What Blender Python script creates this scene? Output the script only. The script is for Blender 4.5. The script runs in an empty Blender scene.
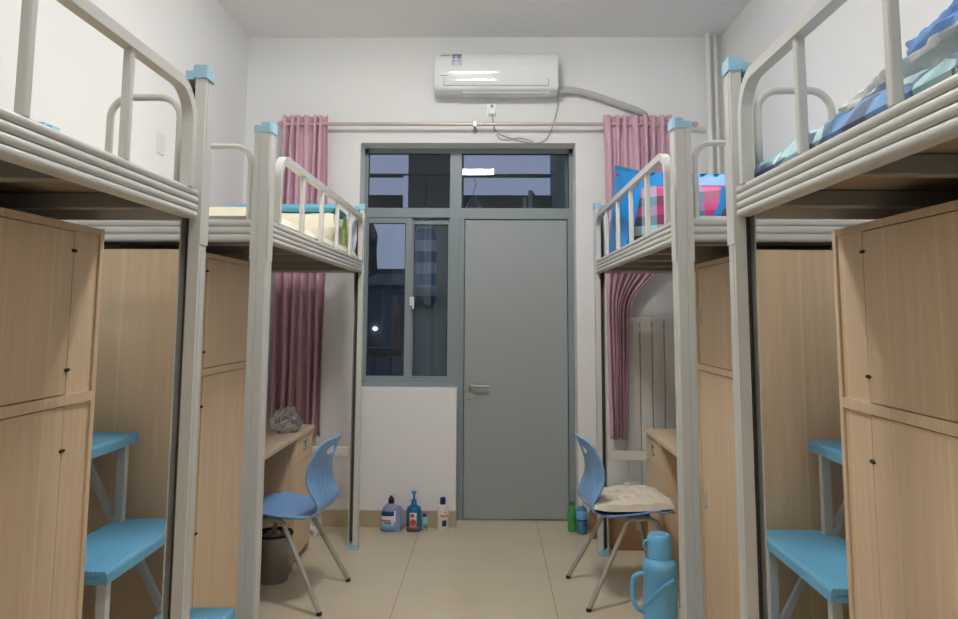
import bpy, bmesh, math, random
from mathutils import Vector, Matrix, noise
random.seed(7)
sc = bpy.context.scene
PI = math.pi
F, CY, PITCH, YAW, ROLL, CAMZ = 741.785, 234.79, 0.1076, 0.0169, 0.0051, 1.437
# ---------------------------------------------------------------- camera
w = Vector((-math.sin(YAW)*math.cos(PITCH), math.cos(YAW)*math.cos(PITCH), math.sin(PITCH)))
r = Vector((math.cos(YAW), math.sin(YAW), 0)); u = r.cross(w)
c_, s_ = math.cos(ROLL), math.sin(ROLL)
r, u = r*c_ + u*s_, u*c_ - r*s_
cd = bpy.data.cameras.new('camera'); cam = bpy.data.objects.new('camera', cd)
sc.collection.objects.link(cam); sc.camera = cam
m3 = Matrix((r, u, -w)).transposed(); cam.matrix_world = Matrix.Translation((0, 0, CAMZ)) @ m3.to_4x4()
cd.sensor_width = 36; cd.sensor_fit = 'HORIZONTAL'; cd.lens = F/958*36
cd.shift_y = -(309.5-CY)/958; cd.clip_start = 0.02; cd.clip_end = 300
# ---------------------------------------------------------------- world, lights, exposure
wd = bpy.data.worlds.new('dusk_sky'); sc.world = wd; wd.use_nodes = True
wn = wd.node_tree; bg = wn.nodes['Background']
bg.inputs[0].default_value = (0.30, 0.325, 0.46, 1); bg.inputs[1].default_value = 1.0
LAMP_STRENGTH = (78.0, 198.0)          # front lamp, rear lamp
LAMP_COLOR = (1.0, 0.982, 0.96, 1)
LAMPS = [(-0.19, 0.80), (-0.19, 2.95)]
sc.view_settings.view_transform = 'Standard'; sc.view_settings.look = 'None'
sc.view_settings.exposure = 0.0; sc.view_settings.gamma = 1.0
try: sc.view_settings.use_curve_mapping = False
except Exception: pass

# ---------------------------------------------------------------- materials
def lin(c):
    f = lambda v: (v/255/12.92) if v/255 <= .04045 else ((v/255+.055)/1.055)**2.4
    return (f(c[0]), f(c[1]), f(c[2]), 1)
def mat(name, rgb, rough=.5, metal=0, spec=.5, bump=0, bscale=40, var=0, vscale=3, alpha=None, emit=None, sub=0, coat=0):
    m = bpy.data.materials.new(name); m.use_nodes = True; nt = m.node_tree; b = nt.nodes['Principled BSDF']
    col = lin(rgb); b.inputs['Base Color'].default_value = col; b.inputs['Roughness'].default_value = rough
    b.inputs['Metallic'].default_value = metal; b.inputs['Specular IOR Level'].default_value = spec
    if coat: b.inputs['Coat Weight'].default_value = coat
    tc = nt.nodes.new('ShaderNodeTexCoord')
    n = nt.nodes.new('ShaderNodeTexNoise'); n.inputs['Scale'].default_value = vscale; n.inputs['Detail'].default_value = 5
    nt.links.new(tc.outputs['Object'], n.inputs['Vector'])
    mx = nt.nodes.new('ShaderNodeMix'); mx.data_type = 'RGBA'
    v = var if var else .03
    mx.inputs[6].default_value = tuple(x*(1-v) for x in col[:3])+(1,); mx.inputs[7].default_value = tuple(min(1, x*(1+v)) for x in col[:3])+(1,)
    nt.links.new(n.outputs['Fac'], mx.inputs[0]); nt.links.new(mx.outputs[2], b.inputs['Base Color'])
    if bump:
        n2 = nt.nodes.new('ShaderNodeTexNoise'); n2.inputs['Scale'].default_value = bscale; n2.inputs['Detail'].default_value = 4
        nt.links.new(tc.outputs['Object'], n2.inputs['Vector'])
        bp = nt.nodes.new('ShaderNodeBump'); bp.inputs['Strength'].default_value = bump; bp.inputs['Distance'].default_value = .01
        nt.links.new(n2.outputs['Fac'], bp.inputs['Height']); nt.links.new(bp.outputs[0], b.inputs['Normal'])
    if emit: b.inputs['Emission Color'].default_value = emit[0]; b.inputs['Emission Strength'].default_value = emit[1]
    return m
def N(nt, t, **k):
    n = nt.nodes.new(t)
    for a, v in k.items(): setattr(n, a, v)
    return n
def ramp(nt, stops, interp='LINEAR'):
    n = nt.nodes.new('ShaderNodeValToRGB'); cr = n.color_ramp; cr.interpolation = interp
    cr.elements[0].position = stops[0][0]; cr.elements[0].color = stops[0][1]
    cr.elements[1].position = stops[-1][0]; cr.elements[1].color = stops[-1][1]
    for p, c in stops[1:-1]: e = cr.elements.new(p); e.color = c
    return n
def wood_mat(name, rgb, board=.2):
    m = bpy.data.materials.new(name); m.use_nodes = True; nt = m.node_tree; b = nt.nodes['Principled BSDF']
    b.inputs['Roughness'].default_value = .42; b.inputs['Specular IOR Level'].default_value = .35
    tc = N(nt, 'ShaderNodeTexCoord'); mp = N(nt, 'ShaderNodeMapping'); mp.inputs['Scale'].default_value = (22, 22, 1.1)
    nt.links.new(tc.outputs['Object'], mp.inputs[0])
    n = N(nt, 'ShaderNodeTexNoise'); n.inputs['Scale'].default_value = 2.2; n.inputs['Detail'].default_value = 7; n.inputs['Roughness'].default_value = .6
    nt.links.new(mp.outputs[0], n.inputs[0])
    c = lin(rgb); k = lambda f: tuple(min(1, x*f) for x in c[:3])+(1,)
    rp = ramp(nt, [(.30, k(.92)), (.5, k(.99)), (.72, k(1.06))]); nt.links.new(n.outputs['Fac'], rp.inputs[0])
    # pale veneer joints every few hundred millimetres
    sp = N(nt, 'ShaderNodeSeparateXYZ'); nt.links.new(tc.outputs['Object'], sp.inputs[0])
    ad = N(nt, 'ShaderNodeMath', operation='ADD'); nt.links.new(sp.outputs[0], ad.inputs[0]); nt.links.new(sp.outputs[1], ad.inputs[1])
    n3 = N(nt, 'ShaderNodeMath', operation='MULTIPLY'); nt.links.new(ad.outputs[0], n3.inputs[0]); n3.inputs[1].default_value = 1/board
    fr = N(nt, 'ShaderNodeMath', operation='FRACT'); nt.links.new(n3.outputs[0], fr.inputs[0])
    r2 = ramp(nt, [(0, (0, 0, 0, 1)), (.47, (0, 0, 0, 1)), (.5, (1, 1, 1, 1)), (.53, (0, 0, 0, 1)), (1, (0, 0, 0, 1))]); nt.links.new(fr.outputs[0], r2.inputs[0])
    ml = N(nt, 'ShaderNodeMath', operation='MULTIPLY'); nt.links.new(r2.outputs[0], ml.inputs[0]); ml.inputs[1].default_value = .32
    mx = N(nt, 'ShaderNodeMix', data_type='RGBA'); nt.links.new(ml.outputs[0], mx.inputs[0]); nt.links.new(rp.outputs[0], mx.inputs[6]); mx.inputs[7].default_value = k(1.5)
    nt.links.new(mx.outputs[2], b.inputs['Base Color'])
    return m
def clear_mat(name, tint, refl=1.0, rough=0.0, milk=0.0, milkcol=(1, 1, 1, 1)):
    m = bpy.data.materials.new(name); m.use_nodes = True; nt = m.node_tree
    for n in list(nt.nodes):
        if n.type == 'BSDF_PRINCIPLED': nt.nodes.remove(n)
    out = [n for n in nt.nodes if n.type == 'OUTPUT_MATERIAL'][0]
    t = N(nt, 'ShaderNodeBsdfTransparent'); t.inputs[0].default_value = tint
    g = N(nt, 'ShaderNodeBsdfGlossy'); g.inputs['Roughness'].default_value = rough; g.inputs[0].default_value = (1, 1, 1, 1)
    fz = N(nt, 'ShaderNodeFresnel'); fz.inputs[0].default_value = 1.45
    ml = N(nt, 'ShaderNodeMath', operation='MULTIPLY'); ml.inputs[1].default_value = refl; ml.use_clamp = True; nt.links.new(fz.outputs[0], ml.inputs[0])
    mx = N(nt, 'ShaderNodeMixShader'); nt.links.new(ml.outputs[0], mx.inputs[0]); nt.links.new(g.outputs[0], mx.inputs[2])
    if milk:
        d = N(nt, 'ShaderNodeBsdfDiffuse'); d.inputs[0].default_value = milkcol
        m2 = N(nt, 'ShaderNodeMixShader'); m2.inputs[0].default_value = milk; nt.links.new(t.outputs[0], m2.inputs[1]); nt.links.new(d.outputs[0], m2.inputs[2])
        nt.links.new(m2.outputs[0], mx.inputs[1])
    else: nt.links.new(t.outputs[0], mx.inputs[1])
    nt.links.new(mx.outputs[0], out.inputs[0]); return m
def tile_floor():
    m = bpy.data.materials.new('beige_floor_tile'); m.use_nodes = True; nt = m.node_tree; b = nt.nodes['Principled BSDF']
    b.inputs['Roughness'].default_value = .28; b.inputs['Specular IOR Level'].default_value = .45
    tc = N(nt, 'ShaderNodeTexCoord'); sp = N(nt, 'ShaderNodeSeparateXYZ'); nt.links.new(tc.outputs['Object'], sp.inputs[0])
    def joint(out, off):
        a = N(nt, 'ShaderNodeMath', operation='ADD'); nt.links.new(sp.outputs[out], a.inputs[0]); a.inputs[1].default_value = off
        d = N(nt, 'ShaderNodeMath', operation='DIVIDE'); nt.links.new(a.outputs[0], d.inputs[0]); d.inputs[1].default_value = .8
        f = N(nt, 'ShaderNodeMath', operation='FRACT'); nt.links.new(d.outputs[0], f.inputs[0])
        l = N(nt, 'ShaderNodeMath', operation='LESS_THAN'); nt.links.new(f.outputs[0], l.inputs[0]); l.inputs[1].default_value = .0045
        return l
    jx = joint(0, .4784+8); jy = joint(1, 8-5.2+0*.8)
    jh = N(nt, 'ShaderNodeMath', operation='MULTIPLY'); nt.links.new(jy.outputs[0], jh.inputs[0]); jh.inputs[1].default_value = .35
    mxm = N(nt, 'ShaderNodeMath', operation='MAXIMUM'); nt.links.new(jx.outputs[0], mxm.inputs[0]); nt.links.new(jh.outputs[0], mxm.inputs[1])
    n = N(nt, 'ShaderNodeTexNoise'); n.inputs['Scale'].default_value = 2.5; n.inputs['Detail'].default_value = 6; nt.links.new(tc.outputs['Object'], n.inputs[0])
    rp = ramp(nt, [(.3, lin((212, 198, 172))), (.7, lin((220, 207, 182)))]); nt.links.new(n.outputs['Fac'], rp.inputs[0])
    mx = N(nt, 'ShaderNodeMix', data_type='RGBA'); nt.links.new(mxm.outputs[0], mx.inputs[0]); nt.links.new(rp.outputs[0], mx.inputs[6]); mx.inputs[7].default_value = lin((150, 128, 100))
    nt.links.new(mx.outputs[2], b.inputs['Base Color']); return m
def plaid(name, sx, sz, colsx, colsz, axx=0, rough=.45):
    m = bpy.data.materials.new(name); m.use_nodes = True; nt = m.node_tree; b = nt.nodes['Principled BSDF']; b.inputs['Roughness'].default_value = rough
    tc = N(nt, 'ShaderNodeTexCoord'); sp = N(nt, 'ShaderNodeSeparateXYZ'); nt.links.new(tc.outputs['Object'], sp.inputs[0])
    res = []
    for out, s, cols in ((axx, sx, colsx), (2, sz, colsz)):
        d = N(nt, 'ShaderNodeMath', operation='DIVIDE'); nt.links.new(sp.outputs[out], d.inputs[0]); d.inputs[1].default_value = s
        f = N(nt, 'ShaderNodeMath', operation='FRACT'); nt.links.new(d.outputs[0], f.inputs[0])
        rp = ramp(nt, [(i/len(cols), lin(c)) for i, c in enumerate(cols)], 'CONSTANT'); nt.links.new(f.outputs[0], rp.inputs[0]); res.append(rp)
    mx = N(nt, 'ShaderNodeMix', data_type='RGBA'); mx.inputs[0].default_value = .5
    nt.links.new(res[0].outputs[0], mx.inputs[6]); nt.links.new(res[1].outputs[0], mx.inputs[7]); nt.links.new(mx.outputs[2], b.inputs['Base Color']); return m
def quilt_mat():
    m = bpy.data.materials.new('patchwork_quilt'); m.use_nodes = True; nt = m.node_tree; b = nt.nodes['Principled BSDF']; b.inputs['Roughness'].default_value = .8
    tc = N(nt, 'ShaderNodeTexCoord')
    v = N(nt, 'ShaderNodeTexVoronoi'); v.inputs['Scale'].default_value = 9.5; nt.links.new(tc.outputs['Object'], v.inputs[0])
    sp = N(nt, 'ShaderNodeSeparateColor'); nt.links.new(v.outputs['Color'], sp.inputs[0])
    rp = ramp(nt, [(0, lin((185, 222, 226))), (.30, lin((120, 165, 215))), (.48, lin((196, 226, 228))), (.72, lin((92, 104, 138))), (.80, lin((170, 208, 222)))], 'CONSTANT')
    nt.links.new(sp.outputs[0], rp.inputs[0])
    e = N(nt, 'ShaderNodeTexVoronoi', feature='DISTANCE_TO_EDGE'); e.inputs['Scale'].default_value = 9.5; nt.links.new(tc.outputs['Object'], e.inputs[0])
    l = N(nt, 'ShaderNodeMath', operation='LESS_THAN'); nt.links.new(e.outputs['Distance'], l.inputs[0]); l.inputs[1].default_value = .03
    mx = N(nt, 'ShaderNodeMix', data_type='RGBA'); nt.links.new(l.outputs[0], mx.inputs[0]); nt.links.new(rp.outputs[0], mx.inputs[6]); mx.inputs[7].default_value = lin((120, 140, 160))
    nt.links.new(mx.outputs[2], b.inputs['Base Color'])
    n2 = N(nt, 'ShaderNodeTexNoise'); n2.inputs['Scale'].default_value = 30; nt.links.new(tc.outputs['Object'], n2.inputs[0])
    bp = N(nt, 'ShaderNodeBump'); bp.inputs['Strength'].default_value = .35; bp.inputs['Distance'].default_value = .01
    nt.links.new(n2.outputs['Fac'], bp.inputs['Height']); nt.links.new(bp.outputs[0], b.inputs['Normal'])
    return m

WALL = mat('white_wall_plaster', (242, 242, 241), .85, bump=.05, bscale=60, var=.012)
CEIL = mat('white_ceiling_paint', (250, 250, 249), .9, var=.01)
FLOOR = tile_floor()
SKIRT = mat('beige_skirting_tile', (190, 174, 146), .35, var=.03)
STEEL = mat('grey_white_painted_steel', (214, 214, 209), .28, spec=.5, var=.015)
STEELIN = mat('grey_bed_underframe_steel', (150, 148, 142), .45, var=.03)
BLUECAP = mat('light_blue_plastic_cap', (166, 210, 232), .45)
TREAD = mat('blue_moulded_tread_plastic', (112, 180, 216), .42, bump=.12, bscale=220)
WOOD = wood_mat('light_oak_veneer', (228, 201, 168), .21)
WOODT = wood_mat('light_oak_desktop', (228, 204, 174), .5)
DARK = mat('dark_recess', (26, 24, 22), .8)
HINGE = mat('dark_bronze_hinge', (60, 50, 42), .4, metal=.6)
PULL = mat('cream_plastic_pull', (224, 220, 208), .4)
DOORF = mat('blue_grey_window_frame', (142, 154, 158), .4, var=.02)
DOORP = mat('grey_door_panel', (162, 169, 169), .42, var=.015)
GASKET = mat('black_gasket', (38, 44, 50), .6)
CHROME = mat('brushed_steel', (190, 188, 184), .42, metal=.7)
ROD = mat('champagne_rod', (206, 192, 186), .35, metal=.4)
CURT = mat('dusty_pink_curtain', (220, 180, 195), .85, bump=.2, bscale=90, var=.06, vscale=20)
ACW = mat('white_air_conditioner_plastic', (234, 236, 236), .06, var=.005)
WHITEP = mat('white_plastic', (232, 232, 230), .35)
GREYP = mat('grey_print', (150, 152, 156), .5)
NAVY = mat('navy_plastic', (28, 44, 104), .35)
CORD = mat('grey_cable', (170, 170, 168), .5)
HOSE = mat('grey_wrapped_hose', (196, 196, 192), .6, bump=.5, bscale=60)
CHAIRB = mat('blue_chair_plastic', (130, 178, 234), .36, spec=.5, bump=.06, bscale=300)
CHAIRL = mat('satin_chair_steel', (186, 182, 174), .35, metal=.3)
RUBBER = mat('dark_rubber', (40, 36, 34), .7)
CUSH = mat('cream_knit_cushion', (232, 222, 202), .9, bump=.3, bscale=120)
THERM = mat('sky_blue_thermos_plastic', (112, 190, 236), .28, coat=.3)
RADW = mat('white_radiator_enamel', (236, 235, 229), .35)
CARD = mat('brown_cardboard', (150, 116, 84), .75, var=.06)
MATT = mat('cream_mattress_cloth', (232, 226, 204), .85, bump=.1, bscale=90)
TEAL = mat('teal_blue_bedding', (96, 172, 202), .8, bump=.15, bscale=60)
GREENB = mat('green_printed_packaging', (158, 196, 92), .4, var=.35, vscale=22)
BLUEBAG = mat('bright_blue_bag_film', (22, 146, 224), .32, var=.05)
MAGENTA = mat('pink_print', (214, 60, 130), .4)
PLAID = plaid('checked_bag_weave', .40, .30,
              [(40, 150, 205), (206, 60, 130), (50, 50, 60), (130, 200, 225), (150, 50, 90), (30, 90, 150)],
              [(235, 120, 180), (60, 55, 60), (185, 215, 225), (70, 40, 70), (205, 60, 130), (90, 80, 90)])
SHIRT = plaid('checked_shirt_cloth', .26, .40, [(240, 245, 250), (120, 150, 205), (240, 245, 250), (190, 210, 240)], [(245, 250, 252), (110, 145, 205), (235, 242, 250), (70, 100, 170)], rough=.9)
QUILT = quilt_mat()
FUR = mat('grey_fleece', (240, 240, 235), .95, bump=.8, bscale=45, var=.22, vscale=16)
DENIM = mat('blue_cotton', (112, 152, 206), .9, bump=.6, bscale=22, var=.15, vscale=10)
GLASS = clear_mat('window_glass', (.80, .86, .88, 1), 1.0)
PLASTICBAG = clear_mat('clear_plastic_film', (.93, .95, .97, 1), 1.3, .12, .08, (.85, .88, .93, 1))
OUTWALL = mat('grey_balcony_wall', (158, 168, 170), .8, var=.04)
OUTDARK = mat('dark_neighbour_facade', (62, 70, 80), .9, var=.12, vscale=1.5)
RAILM = mat('dark_railing_steel', (78, 88, 92), .5)
BOARD = mat('tan_bed_board', (168, 150, 126), .8, var=.05)
CHANNEL = mat('dark_channel_grey', (92, 90, 84), .7)
BIN = mat('grey_mesh_bin', (150, 148, 142), .35, metal=.6, var=.15, vscale=60)
BLACKP = mat('black_plastic', (30, 30, 32), .4)
LAMPW = mat('lamp_housing', (225, 225, 222), .5)
LAMPE = [mat('lamp_diffuser', (255, 255, 255), .5, emit=(LAMP_COLOR, k)) for k in LAMP_STRENGTH]
def liquid(name, rgb, alpha=.35):
    m = mat(name, rgb, .15, coat=.4); b = m.node_tree.nodes['Principled BSDF']; b.inputs['Transmission Weight'].default_value = alpha; b.inputs['IOR'].default_value = 1.3; return m

# ---------------------------------------------------------------- mesh helpers
class MB:
    def __init__(s): s.bm = bmesh.new()
    def box(s, x0, x1, y0, y1, z0, z1, bev=0, seg=2):
        b = bmesh.new(); bmesh.ops.create_cube(b, size=1)
        for v in b.verts: v.co = Vector(((x0+x1)/2+v.co.x*(x1-x0), (y0+y1)/2+v.co.y*(y1-y0), (z0+z1)/2+v.co.z*(z1-z0)))
        if bev: bmesh.ops.bevel(b, geom=list(b.edges), offset=bev, segments=seg, profile=.6, affect='EDGES')
        s.merge(b); return s
    def merge(s, b):
        bmesh.ops.recalc_face_normals(b, faces=b.faces)
        me = bpy.data.meshes.new('t'); b.to_mesh(me); b.free(); s.bm.from_mesh(me); bpy.data.meshes.remove(me)
    def tube(s, pts, rad, seg=10, closed=False, sq=False, ry=None, up=None):
        b = bmesh.new(); pts = [Vector(p) for p in pts]; n = len(pts); rings = []
        nrm = None
        for i, p in enumerate(pts):
            if closed: t = (pts[(i+1) % n]-pts[i-1])
            else: t = pts[min(i+1, n-1)]-pts[max(i-1, 0)]
            t.normalize()
            if nrm is None:
                a = Vector(up) if up else (Vector((0, 0, 1)) if abs(t.z) < .9 else Vector((1, 0, 0)))
                nrm = (a-t*a.dot(t)).normalized()
            else: nrm = (nrm-t*nrm.dot(t)).normalized()
            bn = t.cross(nrm); rr = rad[i] if isinstance(rad, (list, tuple)) else rad
            ring = []
            if 0 < i < n-1 and not closed:
                d1 = (pts[i]-pts[i-1]).normalized(); k = 1/max(.5, d1.dot(t))
            else: k = 1
            for j in range(4 if sq else seg):
                a = 2*PI*(j+.5)/(4 if sq else seg); q = rr*(math.sqrt(2) if sq else 1)
                q2 = (ry if ry else rr)*(math.sqrt(2) if sq else 1)
                ring.append(b.verts.new(p+nrm*math.cos(a)*q+bn*math.sin(a)*q2))
            rings.append(ring)
        m = len(rings[0])
        for i in range(n if closed else n-1):
            A, B = rings[i], rings[(i+1) % n]
            for j in range(m): b.faces.new((A[j], A[(j+1) % m], B[(j+1) % m], B[j]))
        if not closed: b.faces.new(rings[0]); b.faces.new(list(reversed(rings[-1])))
        s.merge(b); return s
    def lathe(s, prof, c=(0, 0), seg=28, sx=1, sy=1, z0=0):
        b = bmesh.new(); rings = []
        for (rr, z) in prof:
            rings.append([b.verts.new((c[0]+max(rr, 1e-4)*sx*math.cos(2*PI*j/seg), c[1]+max(rr, 1e-4)*sy*math.sin(2*PI*j/seg), z+z0)) for j in range(seg)])
        for A, B in zip(rings, rings[1:]):
            for j in range(seg): b.faces.new((A[j], A[(j+1) % seg], B[(j+1) % seg], B[j]))
        b.faces.new(list(reversed(rings[0]))); b.faces.new(rings[-1])
        s.merge(b); return s
    def prism(s, poly, f0, f1):
        # poly: 2D list; f0,f1 map (a,b)->3D for both ends
        b = bmesh.new(); A = [b.verts.new(f0(*p)) for p in poly]; B = [b.verts.new(f1(*p)) for p in poly]
        n = len(poly); b.faces.new(A); b.faces.new(list(reversed(B)))
        for i in range(n): b.faces.new((A[i], B[i], B[(i+1) % n], A[(i+1) % n]))
        s.merge(b); return s
    def grid(s, fn, nu, nv, skip=None, closed_u=False):
        b = bmesh.new(); V = [[b.verts.new(fn(i/nu, j/nv)) for j in range(nv+1)] for i in range(nu+(0 if closed_u else 1))]
        for i in range(nu):
            for j in range(nv):
                if skip and skip((i+.5)/nu, (j+.5)/nv): continue
                I = (i+1) % len(V) if closed_u else i+1
                b.faces.new((V[i][j], V[I][j], V[I][j+1], V[i][j+1]))
        s.merge(b); return s
    def build(s, name, m, parent=None, smooth=False, solid=0, off=None, sub=0):
        me = bpy.data.meshes.new(name)
        o = bpy.data.objects.new(name, me); sc.collection.objects.link(o)
        base = Vector((0, 0, 0))
        if parent is not None:
            o.parent = parent; base = Vector(parent['_b']) if '_b' in parent else Vector((0, 0, 0))
            base_total = base
        elif off is not None: base_total = Vector(off); o.location = off
        else: base_total = base
        if off is not None or parent is not None:
            for v in s.bm.verts: v.co -= base_total
        s.bm.to_mesh(me); s.bm.free()
        o['_b'] = tuple(base_total)
        me.materials.append(m)
        if smooth:
            for p in me.polygons: p.use_smooth = True
            try: me.set_sharp_from_angle(angle=math.radians(38))
            except Exception: pass
        if solid:
            md = o.modifiers.new('solid', 'SOLIDIFY'); md.thickness = solid; md.offset = 0
        if sub:
            md = o.modifiers.new('sub', 'SUBSURF'); md.levels = sub; md.render_levels = sub
        return o
def tag(o, label, cat, group=None):
    o['label'] = label; o['category'] = cat
    if group: o['group'] = group
    return o
def thing(name, loc, label=None, cat=None, group=None):
    o = bpy.data.objects.new(name, None); sc.collection.objects.link(o); o.location = loc; o.empty_display_size = .05; o['_b'] = tuple(loc)
    if label: tag(o, label, cat, group)
    return o
def struct(o): o['kind'] = 'structure'; return o
def arc(c, rad, a0, a1, n, f):
    return [f(c[0]+rad*math.cos(a0+(a1-a0)*i/n), c[1]+rad*math.sin(a0+(a1-a0)*i/n)) for i in range(n+1)]
def crsp(pts, n):
    out = []; P = [Vector(p) for p in pts]; P = [2*P[0]-P[1]]+P+[2*P[-1]-P[-2]]
    for i in range(1, len(P)-2):
        for k in range(n):
            t = k/n; a, b, c, d = P[i-1:i+3]
            out.append(.5*((2*b)+(c-a)*t+(2*a-5*b+4*c-d)*t*t+(3*b-a-3*c+d)*t**3))
    out.append(P[-2]); return out

# ================================================================ SETTING
XW0, XW1, YB, YF, ZC = -1.783, 1.659, 5.227, -1.3, 3.45
YG = YB+.18                                   # plane of the window and door frames
struct(MB().box(XW0-.2, XW1+.2, YF-.2, YG+.06, -.12, 0).build('floor', FLOOR))
struct(MB().box(XW0-.2, XW1+.2, YF-.2, YB+.24, ZC, ZC+.15).build('ceiling', CEIL))
struct(MB().box(XW0-.2, XW0, YF, YB, 0, ZC).build('wall_left', WALL))
struct(MB().box(XW1, XW1+.2, YF, YB, 0, ZC).build('wall_right', WALL))
struct(MB().box(XW0, XW1, YF-.2, YF, 0, ZC).build('wall_front', WALL))
OX0, OX1, OXM, OZT, OZB = -.942, .600, -.238, 2.665, .922
b = MB().box(XW0-.2, OX0, YB, YB+.24, 0, ZC).box(OX1, XW1+.2, YB, YB+.24, 0, ZC).box(OX0, OX1, YB, YB+.24, OZT, ZC).box(OX0, OXM, YB, YB+.24, 0, OZB)
struct(b.build('wall_back', WALL))
struct(MB().box(XW0, OXM+.004, YB-.012, YB, 0, .11, .002, 1).build('baseboard_back', SKIRT))
struct(MB().box(OX1+.01, XW1, YB-.012, YB, 0, .11, .002, 1).build('baseboard_back_right', SKIRT))
struct(MB().box(XW0, XW0+.012, YF, YB-.012, 0, .11).build('baseboard_left', SKIRT))
struct(MB().box(XW1-.012, XW1, YF, YB-.012, 0, .11).build('baseboard_right', SKIRT))

# window_1: transoms over a sliding window
win = thing('window_1', (-.6, YG, OZB)); struct(win)
FY0, FY1 = YG, YG+.06
b = MB()
b.box(OX0, OX0+.028, FY0, FY1, OZB, OZT)                                     # left jamb
b.box(OX0, OX1, FY0, FY1, OZT-.036, OZT)                                     # head
b.box(-.306, -.222, FY0-.004, FY1, OZB-.0, OZT)                              # mullion
b.box(OX1-.030, OX1, FY0, FY1, 2.15, OZT)
b.box(OX0, OX1, FY0-.003, FY1, 2.148, 2.218)                                 # transom bar
b.box(OX0, -.25, FY0, FY1, OZB, OZB+.05)                                     # sill member
b.box(OX0, -.25, FY0-.012, FY0, OZB, OZB+.03)
b.build('window_frame', DOORF, win)
MB().box(OX0+.026, OX0+.034, FY0+.012, FY0+.02, 2.214, OZT-.034).box(-.312, -.306, FY0+.012, FY0+.02, 2.214, OZT-.034).box(OX0+.026, -.306, FY0+.012, FY0+.02, OZT-.042, OZT-.036).box(OX0+.026, -.306, FY0+.012, FY0+.02, 2.216, 2.222)\
    .box(-.222, -.216, FY0+.012, FY0+.02, 2.214, OZT-.034).box(OX1-.036, OX1-.03, FY0+.012, FY0+.02, 2.214, OZT-.034).box(-.222, OX1-.03, FY0+.012, FY0+.02, OZT-.046, OZT-.036).box(-.222, OX1-.03, FY0+.012, FY0+.02, 2.216, 2.222).build('gasket', GASKET, win)
MB().box(OX0+.028, -.306, FY0+.02, FY0+.026, 2.216, OZT-.036).build('transom_pane', GLASS, win)
MB().box(-.222, OX1-.03, FY0+.02, FY0+.026, 2.216, OZT-.036).build('transom_pane', GLASS, win)
def sash(x0, x1, y0, y1, z0, z1, ls, rs, ts, bs):
    s = MB().box(x0, x0+ls, y0, y1, z0, z1, .002, 1).box(x1-rs, x1, y0, y1, z0, z1, .002, 1).box(x0+ls, x1-rs, y0, y1, z0, z0+bs, .002, 1).box(x0+ls, x1-rs, y0, y1, z1-ts, z1, .002, 1).build('sash', DOORF, win)
    g = MB()
    for a in ((x0+ls, x0+ls+.005, z0+bs, z1-ts), (x1-rs-.005, x1-rs, z0+bs, z1-ts), (x0+ls, x1-rs, z0+bs, z0+bs+.005), (x0+ls, x1-rs, z1-ts-.006, z1-ts)): g.box(a[0], a[1], y0+.006, y0+.012, a[2], a[3])
    g.build('gasket', GASKET, s)
    MB().box(x0+ls, x1-rs, y0+.012, y0+.017, z0+bs, z1-ts).build('window_pane', GLASS, s); return s
s1 = sash(OX0+.028, -.580, FY0+.004, FY0+.028, OZB+.045, 2.146, .012, .050, .040, .030)
sash(-.600, -.262, FY0+.030, FY0+.054, OZB+.045, 2.13, .030, .058, .030, .030)
MB().box(-.594, -.560, FY0-.012, FY0+.006, 1.50, 1.565, .004).box(-.574, -.560, FY0-.022, FY0-.008, 1.478, 1.535, .003).build('latch', WHITEP, s1)

# door_1
dr = thing('door_1', (.15, YG, 0)); struct(dr)
MB().box(-.238, -.198, FY0-.006, FY1, 0, 2.150, .003, 1).box(.556, OX1, FY0-.006, FY1, 0, 2.150, .003, 1).box(-.198, .556, FY0-.006, FY1, 2.136, 2.150).box(-.222, -.198, FY0-.012, FY0-.006, 0, 2.160, .002, 1).box(.556, .580, FY0-.012, FY0-.006, 0, 2.16, .002, 1).box(-.198, .556, FY0-.012, FY0-.006, 2.136, 2.16, .002, 1).build('door_frame', DOORF, dr)
leaf = MB().box(-.194, .552, FY0+.004, FY0+.048, .008, 2.132, .003, 1).build('door_leaf', DOORP, dr)
b = MB()
b.prism([(.025*math.cos(a*PI/14), .025*math.sin(a*PI/14)) for a in range(28)], lambda x, z: (-.148+x, FY0+.006, .932+z), lambda x, z: (-.148+x, FY0-.008, .932+z))
b.tube([(-.148, FY0, .932), (-.148, FY0-.045, .932), (-.135, FY0-.05, .932), (-.012, FY0-.05, .932)], .009, 12)
b.build('door_handle', CHROME, leaf, True)
MB().prism([(.024*math.cos(a*PI/14), .024*math.sin(a*PI/14)) for a in range(28)], lambda x, z: (-.148+x, FY0+.006, .862+z), lambda x, z: (-.148+x, FY0-.006, .862+z)).build('lock_rosette', CHROME, leaf, True)

# balcony beyond the glass
struct(MB().box(-2.4, 2.2, YG+.06, 6.9, -.12, -.02).build('floor_balcony', OUTWALL))
struct(MB().box(-2.4, 2.2, YB+.24, 6.9, 3.1, 3.2).build('ceiling_balcony', OUTWALL))
struct(MB().box(-.76, -.26, 6.66, 6.86, -.02, 3.1).build('wall_balcony_pier', OUTWALL))
struct(MB().box(.55, .80, YB+.24, 6.9, -.02, 3.1).build('wall_balcony_right', OUTWALL))
struct(MB().box(-2.2, -2.0, YB+.24, 6.9, -.02, 3.1).build('wall_balcony_left', OUTWALL))
t = thing('balcony_railing', (-1.4, 6.75, 0), 'dark steel balcony railing with upright bars seen through the sliding window', 'railing')
MB().box(-2.0, -.82, 6.72, 6.78, 1.06, 1.14, .006).build('top_rail', RAILM, t)
for i in range(8): MB().box(-1.96+i*.15, -1.94+i*.15, 6.74, 6.76, .08, 1.06).build('baluster', RAILM, t)
MB().box(-2.0, -.82, 6.73, 6.77, .05, .08).build('bottom_rail', RAILM, t)
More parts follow.
